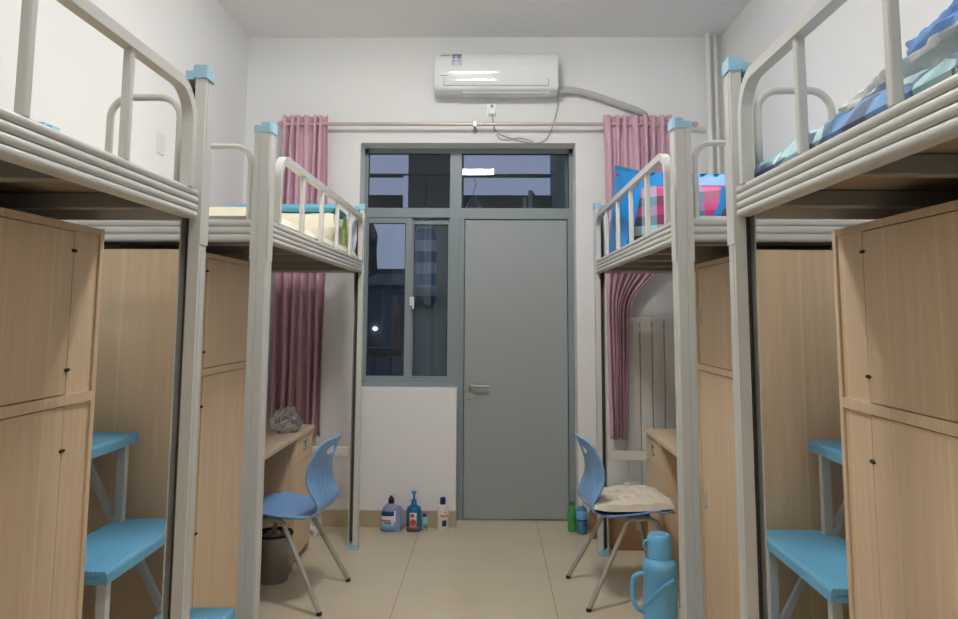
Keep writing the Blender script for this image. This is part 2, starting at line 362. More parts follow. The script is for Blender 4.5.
t = thing('balcony_window_frame', (0, 6.75, 2.2), 'dark horizontal framing across the top of the balcony opening, beyond the transoms', 'frame')
MB().box(-2.0, -.82, 6.73, 6.79, 2.28, 2.53).box(-.26, .55, 6.73, 6.79, 2.28, 2.53).build('header_beam', RAILM, t)
MB().box(-2.0, -.82, 6.74, 6.78, 2.70, 2.73).box(-.26, .55, 6.74, 6.78, 2.70, 2.73).build('cross_rail', RAILM, t)
# neighbouring block
t = thing('apartment_block', (-3, 22, -8), 'dark neighbouring building with flat roof beyond the balcony railing', 'building')
MB().box(-14, 8, 22, 30, -8, 2.30).build('wall', OUTDARK, t)
MB().box(-14.2, 8.2, 21.8, 30, 2.30, 2.62).build('roof_edge', RAILM, t)
MB().box(-3.6, -1.6, 23, 26, 2.62, 2.85).build('roof_hut', OUTDARK, t)
for i in range(5):
    for k in range(3): MB().box(-6+i*1.6, -5.2+i*1.6, 21.9, 22.0, -3.2+k*1.8, -2.2+k*1.8).build('window', GASKET, t)
b = MB(); b.lathe([(0, -.05), (.05, -.03), (.06, 0), (.05, .03), (0, .05)], (-3.42, 21.97), 14, z0=1.02)
tag(b.build('street_lamp', mat('lit_bulb', (255, 255, 240), .5, emit=((1, 1, .9, 1), 14))), 'tiny lit white lamp glowing outside, seen through the left sash', 'lamp')

# clothes drying on the balcony
def shirt(x, y, ztop, wd, hh, m, label, name='hanging_shirt'):
    t = thing(name, (x, y, ztop), label, 'clothes')
    def fn(a, b_):
        zz = ztop-b_*hh; sh = min(1, .10+b_*2.4)
        xx = (a-.5)*wd*sh*(1-.12*math.sin(b_*3))
        return (x+xx, y+.03*math.sin(a*13+b_*2)+.012*math.sin(b_*9+a*4), zz-.02*math.sin(a*11)*b_)
    MB().grid(fn, 26, 30).build('cloth', m, t, True, solid=.012)
    MB().tube([(x-wd*.45, y, ztop-.09), (x, y, ztop+.01), (x+wd*.45, y, ztop-.09)], .005, 6).tube([(x, y, ztop), (x, y, ztop+.06), (x+.02, y, ztop+.09), (x, y, 2.695)], .003, 6).build('hanger', RAILM, t)
shirt(-.60, 6.60, 2.40, .24, .86, SHIRT, 'blue and white checked shirt hanging on the balcony behind the right sash')
shirt(-.16, 6.60, 2.50, .34, .7, SHIRT, 'blue and white cloth on a hanger peaking behind the right transom pane')
shirt(-1.12, 6.60, 2.35, .20, .56, OUTDARK, 'dark wrinkled garment hanging high behind the left sash', 'hanging_garment')
tag(MB().tube([(-2.0, 6.60, 2.695), (.55, 6.60, 2.695)], .010, 8).build('drying_rail', mat('grey_rail', (120, 130, 134), .5)), 'thin dark drying rail running across the balcony above the hanging clothes', 'rail')

t = thing('stand_in_board', (.40, 6.3, -.02), 'grey stand-in boards with a slanted top for the angled shape in the right transom corner', 'board')
for x0, x1, zt, zs in ((.268, .30, 2.44, 2.44), (.315, .35, 2.50, 2.50), (.352, .52, 2.49, 2.27)):  # added boards stand in for a grey angled shape in the transom pane
    MB().prism([(x0, -.02), (x1, -.02), (x1, zs), (x0, zt)], lambda a, z: (a, 6.28, z), lambda a, z: (a, 6.32, z)).build('panel', mat('grey_board', (190, 196, 196) if x0 < .35 else (96, 104, 108), .6), t)
# ceiling lamps
for i, (lx, ly) in enumerate(LAMPS):
    t = thing('ceiling_lamp', (lx, ly, ZC), ['flat white ceiling lamp above the front beds', 'flat white ceiling lamp above the rear beds', 'flat white ceiling lamp behind the camera by the front wall'][i], 'ceiling lamp', 'ceiling lamps')
    MB().box(lx-.25, lx+.25, ly-.17, ly+.17, ZC-.045, ZC-.001, .004).build('housing', LAMPW, t)
    for dy in (-.12, .12): MB().box(lx-.22, lx+.22, ly+dy-.028, ly+dy+.028, ZC-.07, ZC-.046, .004).build('diffuser', LAMPE[i], t)

# ================================================================ BEDS
XL, XR = -.8225, .6577
ZB0, ZB1, ZTOP = 1.700, 1.782, 2.144
def mp(side):
    return (lambda uu, y, z: (XL-uu, y, z)) if side < 0 else (lambda uu, y, z: (XR+uu, y, z))
def bed(side, y1, near, label):
    """y1: far outer face; near: True if this bed is the one by the camera"""
    P = (lambda uu, y, z: (XL+.0065-uu, y, z)) if side < 0 else (lambda uu, y, z: (XR-.0075+uu, y, z))
    U1 = .885 if side < 0 else .94; y0 = y1-2.09
    t = thing('bunk_bed', P(.47, (y0+y1)/2, 0), label, 'bed', 'steel loft beds')
    q = lambda f: (lambda a, b_, z: f(a, b_, z))
    L = [(0, .006), (.006, 0), (.036, 0), (.038, .002), (.041, .002), (.043, 0), (.061, 0), (.061, .046), (.057, .046), (.057, .004), (.030, .004), (.030, .060), (0, .060), (0, .046), (.002, .044), (.002, .041), (0, .039)]
    C = [(-.004, .004), (.004, -.004), (.073, -.004), (.073, .038), (.036, .038), (.036, .075), (-.004, .075)]
    for ue, ys in ((0, 1), (0, -1), (1, 1), (1, -1)):
        # ys=1: near end (v grows away from the camera)
        def pt(a, v, z, ue=ue, ys=ys):
            uu = a if ue == 0 else U1-a
            yy = y0+v if ys == 1 else y1-v
            return P(uu, yy, z)
        p = MB().prism(L, lambda a, v: pt(a, v, .012), lambda a, v: pt(a, v, ZTOP-.03)).build('post', STEEL, t)
        MB().prism([(.0305, .0045), (.0565, .0045), (.0565, .012), (.0305, .012)], lambda a, v: pt(a, v, .04), lambda a, v: pt(a, v, ZTOP-.05)).build('channel_strip', CHANNEL, p)  # dark grey strip added along the back of the open channel
        b = MB()
        # stamped bracket collar where the beams hook in
        b.prism([(-.002, .0), (-.002, .060), (.0, .060), (.0, .0)], lambda a, v: pt(a, v, 1.63), lambda a, v: pt(a, v, 1.90))
        b.prism([(.046, -.0025), (.0635, -.0025), (.0635, .036), (.062, .036), (.062, -.0), (.046, .0)], lambda a, v: pt(a, v, 1.63), lambda a, v: pt(a, v, 1.90))
        b.build('bracket', STEEL, p)
        h = [(-.004, .004), (.004, -.004), (.036, -.004), (.036, .066), (-.004, .066)]
        h2 = [(.036, -.002), (.064, -.002), (.064, .050), (.036, .050)]
        cb = MB().prism(h, lambda a, v: pt(a, v, ZTOP-.038), lambda a, v: pt(a, v, ZTOP-.006)).prism([(x*.92+.001, y*.94+.002) for x, y in h], lambda a, v: pt(a, v, ZTOP-.006), lambda a, v: pt(a, v, ZTOP))
        cb.prism(h2, lambda a, v: pt(a, v, ZTOP-.038), lambda a, v: pt(a, v, ZTOP-.012)); cb.build('cap', BLUECAP, p)
        MB().prism(h, lambda a, v: pt(a, v, 0), lambda a, v: pt(a, v, .035)).prism(h2, lambda a, v: pt(a, v, 0), lambda a, v: pt(a, v, .035)).build('foot_cap', BLUECAP, p)
    # ridged beam profile (offset outwards o, height z)
    def ridges(n):
        pr = []; hh = (ZB1-ZB0)/n
        for i in range(n):
            for k in range(9):
                a = -PI/2+PI*k/8; pr.append((.009*math.cos(a)**.7 if abs(math.cos(a)) > 1e-6 else 0, ZB0+hh*(i+.5)+hh*.46*math.sin(a)))
        return pr
    def beamprof(n): return [(-.022, ZB0)]+ridges(n)+[(-.022, ZB1)]
    for ue in (0, 1):
        f = (lambda o, z, yy: P(.012-o, yy, z)) if ue == 0 else (lambda o, z, yy: P(U1-.012+o, yy, z))
        MB().prism(beamprof(4), lambda o, z: f(o, z, y0+.070), lambda o, z: f(o, z, y1-.070)).build('side_beam', STEEL, t, True)
    for ys in (1, -1):
        f = (lambda o, z, uu: P(uu, y0+.012-o, z)) if ys == 1 else (lambda o, z, uu: P(uu, y1-.012+o, z))
        MB().prism(beamprof(3), lambda o, z: f(o, z, .064), lambda o, z: f(o, z, U1-.064)).build('end_beam', STEEL, t, True)
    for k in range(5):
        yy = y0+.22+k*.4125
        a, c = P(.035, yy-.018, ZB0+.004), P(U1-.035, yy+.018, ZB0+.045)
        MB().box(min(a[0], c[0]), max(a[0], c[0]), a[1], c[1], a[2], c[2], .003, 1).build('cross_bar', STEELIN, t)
    a, c = P(.036, y0+.036, ZB0+.046), P(U1-.036, y1-.036, ZB0+.060)
    MB().box(min(a[0], c[0]), max(a[0], c[0]), a[1], c[1], a[2], c[2]).build('bed_board', BOARD, t)
    # guard rail, both ends bent down to the beam
    ge = [y0+.155, y0+2.0]
    if near: ge = [y1-2.0, y1-.125]
    zr = 2.052
    pts = [P(.014, ge[0], ZB1-.002)]+[P(.014, ge[0]+.10-.10*math.cos(a), zr-.10+.10*math.sin(a)) for a in [i*PI/2/8 for i in range(9)]]
    pts += [P(.014, ge[1]-.10+.10*math.sin(a), zr-.10+.10*math.cos(a)) for a in [i*PI/2/8 for i in range(9)]]+[P(.014, ge[1], ZB1-.002)]
    gr = MB().tube(pts, .0135, 4, sq=True, ry=.015, up=(0, 1, 0)).build('guard_rail', STEEL, t, True)
    for k in range(4):
        yy = (y0+.53+k*.37) if not near else (y1-.475-k*.365)
        a, c = P(.004, yy-.0105, ZB1-.003), P(.024, yy+.0105, zr-.010)
        MB().box(min(a[0], c[0]), max(a[0], c[0]), a[1], c[1], a[2], c[2], .003, 1).build('upright', STEEL, gr)
    # small hoops at the two ends beside the aisle posts
    for ye in (y0+.030, y1-.030):
        c0, c1, zt = .082, .285, 2.058
        pts = [P(c0, ye, ZB1-.003)]+[P(c0+.06-.06*math.cos(a), ye, zt-.06+.06*math.sin(a)) for a in [i*PI/2/8 for i in range(9)]]
        pts += [P(c1-.06+.06*math.sin(a), ye, zt-.06+.06*math.cos(a)) for a in [i*PI/2/8 for i in range(9)]]+[P(c1, ye, ZB1-.003)]
        MB().tube(pts, .0105, 10).build('end_hoop', STEEL, t, True)
    # low tie bar at both ends
    for ye in (y0+.02, y1-.02):
        if (not near and ye < y0+.1): continue
        a, c = P(.066, ye-.012, .555), P(U1-.05, ye+.012, .612)
        if not near: MB().box(min(a[0], c[0]), max(a[0], c[0]), a[1], c[1], a[2], c[2], .003, 1).build('tie_bar', STEEL, t)
    return t
bed(-1, 2.106, True, 'left bunk bed nearest the camera, grey-white ridged steel with bare boards')
bed(-1, 4.766, False, 'left bunk bed by the window, holding the cream bedding')
bed(1, 2.040, True, 'right bunk bed nearest the camera, with the blue patchwork quilt on it')
bed(1, 4.700, False, 'right bunk bed by the radiator, carrying the big checked bag')

# ================================================================ STAIRS between the beds
def stair(side, ya, yb, label):
    P = mp(side); t = thing('bunk_stair', P(.4, (ya+yb)/2, 0), label, 'stairs', 'blue-tread bunk stairs')
    for i, (ue, z) in enumerate(((.053, .430), (.238, .725), (.423, 1.02), (.608, 1.315))):
        dep = .25
        pr = [(ue+.0, z-.036), (ue+.0, z-.010), (ue+.004, z-.003)]
        n = 20
        for k in range(n):
            a = ue+.008+(dep-.016)*k/n; s = (dep-.016)/n
            pr += [(a, z), (a+s*.5, z), (a+s*.6, z-.0022), (a+s*.9, z-.0022)]
        pr += [(ue+dep-.004, z-.003), (ue+dep, z-.010), (ue+dep, z-.036), (ue+dep-.012, z-.036), (ue+dep-.012, z-.02), (ue+.012, z-.02), (ue+.012, z-.036)]
        MB().prism(pr, lambda a, zz: P(a, ya, zz), lambda a, zz: P(a, yb, zz)).prism([(ue+.011, z-.036), (ue+.011, z-.018), (ue+dep-.011, z-.018), (ue+dep-.011, z-.036)], lambda a, zz: P(a, ya, zz), lambda a, zz: P(a, ya+.012, zz))\
            .prism([(ue+.011, z-.036), (ue+.011, z-.018), (ue+dep-.011, z-.018), (ue+dep-.011, z-.036)], lambda a, zz: P(a, yb-.012, zz), lambda a, zz: P(a, yb, zz)).build('tread', TREAD, t)
        for yy in (ya+.045, yb-.045):
            zb = 0 if i < 2 else z-.32
            MB().tube([P(ue+.03, yy, zb), P(ue+.03, yy, z-.022)], .0135, 4, sq=True, up=(0, 1, 0)).build('upright', STEEL, t)
            MB().tube([P(ue+.045, yy, z-.30), P(ue+.195, yy, z-.022)], .0105, 4, sq=True, up=(0, 1, 0)).build('brace', STEEL, t)
            MB().box(*sorted((P(ue+.02, 0, 0)[0], P(ue+.23, 0, 0)[0])), yy-.0135, yy+.0135, z-.047, z-.0215).build('bearer', STEEL, t)
    for yy in (ya+.045, yb-.045):
        MB().tube([P(.84, yy, 0), P(.84, yy, 1.293)], .0135, 4, sq=True, up=(0, 1, 0)).build('upright', STEEL, t)
stair(-1, 2.125, 2.665, 'left stair with light blue treads, between the two left bunk beds')
stair(1, 2.058, 2.600, 'right stair with light blue treads, between the two right bunk beds')

# ================================================================ WARDROBES AND DESKS
def bx(P, u0, u1, y0, y1, z0, z1, b=None, bev=0):
    b = b or MB(); a, c = P(u0, y0, z0), P(u1, y1, z1); return b.box(min(a[0], c[0]), max(a[0], c[0]), min(y0, y1), max(y0, y1), z0, z1, bev, 1)
def pull(P, u0, yy, zz, parent, h=.066, wd=.030):
    b = MB(); bx(P, u0-.003, u0+.002, yy-wd/2, yy-wd/2+.32*wd, zz-h/2, zz+h/2, b); bx(P, u0-.003, u0+.002, yy+wd/2-.32*wd, yy+wd/2, zz-h/2, zz+h/2, b)
    bx(P, u0-.003, u0+.002, yy-wd/2, yy+wd/2, zz+h/2-.008, zz+h/2, b); bx(P, u0-.003, u0+.002, yy-wd/2, yy+wd/2, zz-h/2, zz-h/2+.012, b)
    o = b.build('handle', PULL, parent); bx(P, u0-.001, u0+.001, yy-wd/2+.32*wd, yy+wd/2-.32*wd, zz-h/2+.014, zz+h/2-.009).build('handle_recess', DARK, parent); return o
def wardrobe(side, ya, yb, strip_far, label, bottom_handle=True):
    P = mp(side); uf = .278; ub = .93 if side < 0 else .96; Z = 1.672
    t = thing('wardrobe', P(uf+.3, (ya+yb)/2, 0), label, 'wardrobe', 'light oak wardrobes')
    b = MB()
    bx(P, uf-.006, ub, ya, ya+.018, 0, Z, b); bx(P, uf-.006, ub, yb-.018, yb, 0, Z, b)
    bx(P, uf-.004, ub, ya+.018, yb-.018, Z-.020, Z-.001, b); bx(P, uf+.03, ub, ya+.018, yb-.018, .0, .08, b)
    bx(P, uf-.007, ub-.05, ya+.018, yb-.018, 1.200, 1.226, b); bx(P, uf+.02, uf+.025, ya+.018, yb-.018, .08, Z-.02, b)
    sw = .136 if side < 0 else .150
    s0, s1 = (yb-sw, yb-.018) if strip_far else (ya+.018, ya+.146)
    d0, d1 = (ya+.021, s0-.0045) if strip_far else (s1+.0045, yb-.021)
    bx(P, uf, uf+.018, s0, s1, 1.226, Z-.020, b); bx(P, uf, uf+.018, s0, s1, .03, 1.200, b)
    b.build('carcass', WOOD, t)
    bx(P, uf+.016, uf+.020, ya+.018, yb-.018, .06, Z-.02).build('gap_shade_sheet', DARK, t)  # dark sheet behind the doors, paints the shade inside their gaps
    hy = s0-.002 if strip_far else s1+.002
    for (z0, z1, hz, pz) in ((1.2285, Z-.0225, (1.60, 1.290), 1.437), (.045, 1.1965, (1.085, .62, .15), .645)):
        d = bx(P, uf-.001, uf+.016, d0, d1, z0, z1).build('door', WOOD, t)
        for z in hz:
            c = P(uf-.002, hy, z); MB().lathe([(0, -.005), (.7, -.004), (1, 0), (.7, .004), (0, .005)], (c[0], c[1]), 16, sx=.005, sy=.014, z0=z).build('hinge', HINGE, d, True)
        pull(P, uf-.001, (d0+.035) if strip_far else (d1-.035), pz, d)
    return t
wardrobe(-1, 1.17, 2.069, True, 'wardrobe under the front left bunk bed, at the left edge of the photo')
wardrobe(-1, 2.705, 3.43, False, 'wardrobe under the left bunk bed by the window, behind the left stair')
wardrobe(1, 1.13, 2.030, True, 'wardrobe under the front right bunk bed, at the right edge of the photo')
wardrobe(1, 2.642, 3.40, False, 'wardrobe under the right rear bunk bed, behind the right stair')
def desk(side, ya, yb, label, uf=.280):
    P = mp(side); ub = .945 if side < 0 else .985
    t = thing('desk', P(uf+.3, (ya+yb)/2, 0), label, 'desk', 'light oak desks')
    bx(P, uf, ub, ya, yb, .725, .750, bev=.003).build('desktop', WOODT, t)
    pw = .40
    b = MB(); bx(P, uf+.016, ub-.02, yb-.018-.004, yb-.004, .0, .725, b); bx(P, uf+.016, ub-.02, yb-pw, yb-pw+.018, 0, .725, b)
    bx(P, uf+.03, ub-.02, yb-pw+.018, yb-.022, .05, .068, b); bx(P, ub-.04, ub-.02, ya+.018, yb-.022, .25, .725, b); bx(P, uf+.016, ub-.02, ya, ya+.018, 0, .725, b)
    bx(P, uf+.024, uf+.029, yb-pw+.018, yb-.022, .06, .725, b)
    b.build('carcass', WOOD, t)
    d = bx(P, uf+.012, uf+.026, yb-pw+.003, yb-.006, .578, .720, bev=.001).build('drawer', WOOD, t); pull(P, uf+.012, yb-pw/2+.02, .655, d, .052, .095)
    d = bx(P, uf+.012, uf+.026, yb-pw+.003, yb-.006, .052, .574, bev=.001).build('door', WOOD, t)
    return t
desk(-1, 3.435, 4.735, 'left oak desk with the clear plastic bag lying on its top')
desk(1, 3.405, 4.672, 'right oak desk in front of the white radiator', .282)

# ================================================================ CURTAINS AND ROD
tag_ = thing('curtain_rod', (-.15, 5.13, 2.778), 'long champagne metal curtain rod across the back wall under the air conditioner', 'curtain rod')
b = MB().tube([(-1.49, 5.13, 2.778), (1.42, 5.13, 2.778)], .0125, 14).build('rod', ROD, tag_, True)
MB().lathe([(0, -.022), (.016, -.018), (.023, 0), (.016, .018), (0, .022)], (-1.50, 5.13), 16, z0=2.778).build('finial', ROD, tag_, True)
MB().lathe([(0, -.022), (.016, -.018), (.023, 0), (.016, .018), (0, .022)], (1.43, 5.13), 16, z0=2.778).build('finial', ROD, tag_, True)
for x in (-1.38, -.121, 1.15): MB().box(x-.008, x+.008, 5.12, YB, 2.758, 2.772).box(x-.012, x+.012, 5.113, 5.147, 2.76, 2.798, .002, 1).box(x-.016, x+.016, YB-.006, YB, 2.73, 2.80).build('bracket', CHROME, tag_)
def curtain(xl, xr, zt, zb, nf, label, edges=None, depth=.034, seedp=0, yoff=5.13):
    def fn(a, b_):
        z = zt+(zb-zt)*b_
        x0, x1 = edges(z) if edges else (xl, xr)
        ph = 2*PI*nf*(a+.012*math.sin(a*17+seedp))+.25*math.sin(b_*3+a*5+seedp)
        # grommet heading: the rod weaves through, below it the folds settle
        dd = depth*(.75+.25*math.sin(a*9+seedp)) if b_ > .05 else depth*.8
        x = x0+(x1-x0)*(a+.25/nf/2*math.sin(2*ph)*.35)
        y = yoff+dd*math.cos(ph)+.012*math.sin(b_*4+a*7)*b_
        return (x+.006*math.sin(b_*6+a*12), y, z+.004*math.sin(ph))
    o = MB().grid(fn, 150, 60).build('curtain', CURT, None, True, solid=.003, off=((xl+xr)/2, yoff, zb))
    return tag(o, label, 'curtain')
curtain(-1.475, -1.155, 2.838, .615, 6.5, 'left dusty pink curtain hanging straight behind the cream bedding', lambda z: (-1.495-.02*(2.838-z)/2.2, -1.155+.012*(2.838-z)/2.2))
def redge(z):
    if z > 1.95: x1 = 1.262
    elif z > 1.47: k = (1.95-z)/.48; k = k*k*(3-2*k); x1 = 1.262+(.945-1.262)*k
    else: x1 = .945-.03*(1.47-z)/.85
    x0 = .785+.025*(2.838-z)/2.2
    return x0, x1
curtain(.79, 1.26, 2.838, .610, 7.5, 'right dusty pink curtain gathered narrow beside the white radiator', redge, .030, 2.0, 5.122)

# ================================================================ RADIATOR, PIPE
t = thing('radiator', (1.27, 5.17, .15), 'tall white column radiator on the back wall behind the right desk', 'radiator')
for i in range(8):
    x = .938+i*.0835
    MB().box(x, x+.079, 5.150, 5.205, .16, 1.425, .006, 3).build('column', RADW, t)
    if i < 7:
        for z0, z1 in ((.18, .23), (1.325, 1.355), (1.39, 1.42)): MB().box(x+.078, x+.0845, 5.153, 5.20, z0, z1).build('joint', RADW, t)
MB().box(1.0, 1.03, 5.19, YB, 1.2, 1.23).box(1.45, 1.48, 5.19, YB, 1.2, 1.23).box(1.0, 1.03, 5.19, YB, .3, .33).box(1.45, 1.48, 5.19, YB, .3, .33).build('wall_bracket', RADW, t)
t = thing('heating_pipe', (1.56, 5.16, 0), 'white vertical heating pipe rising to the ceiling in the right back corner', 'pipe')
MB().tube([(1.545, 5.17, 0), (1.545, 5.17, ZC)], .020, 16).build('riser', RADW, t, True)
MB().tube([(1.605, 5.185, 0), (1.605, 5.185, ZC)], .013, 14).build('return_riser', RADW, t, True)

# ================================================================ AIR CONDITIONER
t = thing('air_conditioner', (.031, YB, 3.0), 'white wall-mounted air conditioner above the curtain rod with an energy sticker', 'air conditioner')
ax0, ax1 = -.402, .462
pr = [(0, 2.995), (.12, 2.985), (.165, 2.990), (.192, 3.005), (.201, 3.035), (.208, 3.09), (.213, 3.15), (.206, 3.205), (.190, 3.245), (.168, 3.268), (.12, 3.276), (0, 3.278)]
P3 = crsp([(a, z, 0) for a, z in pr], 4)
pr2 = [(p.x, p.y) for p in P3]
MB().prism(pr2, lambda a, z: (ax0+.012, YB-a, z), lambda a, z: (ax1-.012, YB-a, z)).prism([(a*.97, 3.136+(z-3.136)*.965) for a, z in pr2], lambda a, z: (ax0, YB-a, z), lambda a, z: (ax0+.012, YB-a, z)).prism([(a*.97, 3.136+(z-3.136)*.965) for a, z in pr2], lambda a, z: (ax1-.012, YB-a, z), lambda a, z: (ax1, YB-a, z)).build('body', ACW, t, True)
MB().box(ax0+.065, ax1-.065, YB-.2035, YB-.19, 3.026, 3.0295).box(ax0+.065, ax0+.069, YB-.2065, YB-.19, 3.028, 3.085).box(ax1-.071, ax1-.067, YB-.2065, YB-.19, 3.028, 3.085).build('louvre_seam', GREYP, t)
MB().box(ax0+.2, ax1-.06, YB-.17, YB-.06, 2.984, 2.990).build('outlet_grille', ACW, t)
def wrap(x0, x1, z0, z1, name, m, par, e=.0025):
    return MB().grid(lambda a, b_: (x0+(x1-x0)*a, YB-acd(z0+(z1-z0)*b_)-e, z0+(z1-z0)*b_), 2, 10).build(name, m, par, True, solid=.001)
def acd(z):
    for (a, za), (c, zc) in zip(pr2, pr2[1:]):
        if a > .1 and c > .1 and za <= z <= zc and za > 2.99: return a+(c-a)*(z-za)/max(1e-6, zc-za)
    return .2
sk = wrap(-.282, -.212, 3.165, 3.255, 'energy_sticker', mat('pale_sticker', (214, 220, 232), .4), t)
wrap(-.282, -.212, 3.243, 3.255, 'sticker_header', mat('sticker_blue', (96, 110, 160), .4), sk, .0045)
wrap(-.244, -.218, 3.220, 3.238, 'sticker_mark', GREYP, sk, .0045)
wrap(-.276, -.258, 3.220, 3.238, 'sticker_mark', GREYP, sk, .0045)
wrap(-.276, -.220, 3.198, 3.202, 'sticker_line', GREYP, sk, .0045)
wrap(-.360, -.295, 3.240, 3.249, 'brand_print', GREYP, t)
wrap(-.355, -.315, 3.092, 3.098, 'model_print', GREYP, t)
pts = crsp([(.47, YB-.07, 3.03), (.58, YB-.06, 3.035), (.75, YB-.045, 2.995), (.92, YB-.04, 2.935), (1.06, YB-.03, 2.885), (1.12, YB+.03, 2.86)], 10)
tag(MB().tube(pts, .024, 12).build('air_conditioner_hose', HOSE), 'grey wrapped hose sagging from the air conditioner to the right wall side', 'hose')
t = thing('wall_socket', (0, YB, 2.91), 'white wall socket with a plug in it, just under the air conditioner', 'socket')
MB().box(-.036, .036, YB-.008, YB, 2.858, 2.966, .003).build('face_plate', WHITEP, t)
MB().box(-.024, .026, YB-.04, YB-.008, 2.868, 2.905, .006).build('plug', WHITEP, t)
MB().box(-.008, .010, YB-.010, YB-.007, 2.925, 2.945).build('status_window', GREYP, t)
pts = crsp([(.001, YB-.03, 2.868), (.012, YB-.02, 2.81), (.03, YB-.012, 2.745), (.14, YB-.012, 2.695), (.27, YB-.012, 2.665), (.35, YB-.012, 2.668), (.41, YB-.012, 2.72), (.455, YB-.012, 2.85), (.475, YB-.03, 2.95), (.468, YB-.06, 3.0)], 8)
pts2 = crsp([(.012, YB-.012, 2.80), (.05, YB-.014, 2.70), (.12, YB-.014, 2.685), (.20, YB-.014, 2.70), (.30, YB-.014, 2.672)], 8)
tag(MB().tube(pts, .0045, 8).tube(pts2, .0035, 8).build('power_cord', CORD), 'thin grey power cord looping from air conditioner down to the wall socket', 'cord')
t = thing('wall_switch', (XW0, 3.883, 2.342), 'small white wall switch high on the left wall', 'switch')
MB().box(XW0, XW0+.008, 3.84, 3.926, 2.285, 2.40, .003).build('face_plate', WHITEP, t)
MB().box(XW0+.008, XW0+.012, 3.868, 3.898, 2.31, 2.375, .002, 1).build('rocker', WHITEP, t)

# ================================================================ CHAIRS
def chair(loc, ang, label):
    t = thing('chair', loc, label, 'chair', 'blue plastic chairs')
    prof = [(.008, .802), (.020, .775), (.042, .72), (.060, .665), (.068, .605), (.063, .555), (.051, .510), (.044, .470), (.060, .440), (.09, .428), (.16, .427), (.25, .433), (.34, .444), (.41, .450), (.445, .449), (.465, .440)]
    Pp = crsp([(a, b_, 0) for a, b_ in prof], 8)
    d = [0]
    for a, b_ in zip(Pp, Pp[1:]): d.append(d[-1]+(b_-a).length)
    def at(s):
        s *= d[-1]
        for i in range(len(d)-1):
            if d[i+1] >= s: k = (s-d[i])/(d[i+1]-d[i]+1e-9); return Pp[i].lerp(Pp[i+1], k)
        return Pp[-1]
    def width(p):
        if p.y > .50:
            k = (p.y-.50)/.30
            wv = .172+.030*math.sin(min(1, k*1.25)*PI)**1 if k < .8 else .172+.030*math.sin(min(1, 1.0)*PI)
            wv = .170+.028*math.sin(PI*min(1, k))
            if k > .86: wv *= math.sqrt(max(.05, 1-((k-.86)/.15)**2*.55))
            return wv
        k = min(1, max(0, (p.x-.052)/.10)); k = k*k*(3-2*k); wv = .170+.040*k
        if p.x > .38: wv *= math.sqrt(max(.1, 1-((p.x-.38)/.10)**2*.45))
        return wv
    hc, hw, hh = .738, .062, .027
    def fn(a, b_):
        p = at(a); wv = width(p); y = (b_-.5)*2*wv; x, z = p.x, p.y
        back = min(1, max(0, (z-.48)/.12))
        x += .034*back*(y/.2)**2
        if z < .5: z += .012*(abs(y)/.2)**3 if p.x < .38 else 0
        if .50 < z < .66 and back > 0: x += -.0045*abs(math.sin(y/.2*PI*3.5))*math.sin((z-.50)/.16*PI)
        # open up the hand hole: push nearby vertices to its rim
        if z > .68:
            e = math.hypot(y/hw, (z-hc)/hh)
            if .45 < e < 1.6 :
                k = 1/e if abs(e-1) < .35 else 1
                y *= k; z = hc+(z-hc)*k
        return (x, y, z)
    def skip(a, b_):
        p = at(a); wv = width(p); y = (b_-.5)*2*wv
        return p.y > .68 and math.hypot(y/hw, (p.y-hc)/hh) < .93
    b = MB().grid(fn, 120, 56, skip)
    R_ = Matrix.Rotation(ang, 4, 'Z')
    def fin(b, name, m, par, sm=True, solid=0):
        for v in b.bm.verts: v.co = R_ @ v.co + Vector(loc)
        return b.build(name, m, par, sm, solid=solid)
    fin(b, 'seat_shell', CHAIRB, t, True, .009)
    # edge roll under the seat and a stiffening boss
    fin(MB().box(.13, .36, -.11, .11, .402, .424, .01), 'seat_boss', CHAIRB, t)
    for sd in (-1, 1):
        yy = sd*.165; yf = sd*.232
        raw = [(0, yf, .012), (.190, yy+sd*.014, .350), (.212, yy+sd*.004, .392), (.248, yy, .413), (.32, yy, .413), (.362, yy, .398), (.385, yy+sd*.008, .350), (.47, yf, .012)]
        fin(MB().tube(crsp(raw, 6), .0125, 12), 'leg_frame', CHAIRL, t)
        for e in (raw[0], raw[-1]):
            fin(MB().lathe([(.011, 0), (.0135, .003), (.0135, .014), (.012, .018)], (e[0], e[1]), 14), 'foot_cap', RUBBER, t)
    fin(MB().tube([(.25, -.165, .412), (.25, .165, .412)], .009, 10), 'cross_bar', CHAIRL, t)
    fin(MB().tube([(.34, -.165, .412), (.34, .165, .412)], .009, 10), 'cross_bar', CHAIRL, t)
    return t
chair((.455, 4.035, 0), math.radians(6.6), 'blue plastic chair at the right desk, with the cream cushion on its seat')
chair((-.795, 3.95, 0), math.radians(180-6.2), 'blue plastic chair with a bare seat, pulled up to the left desk')
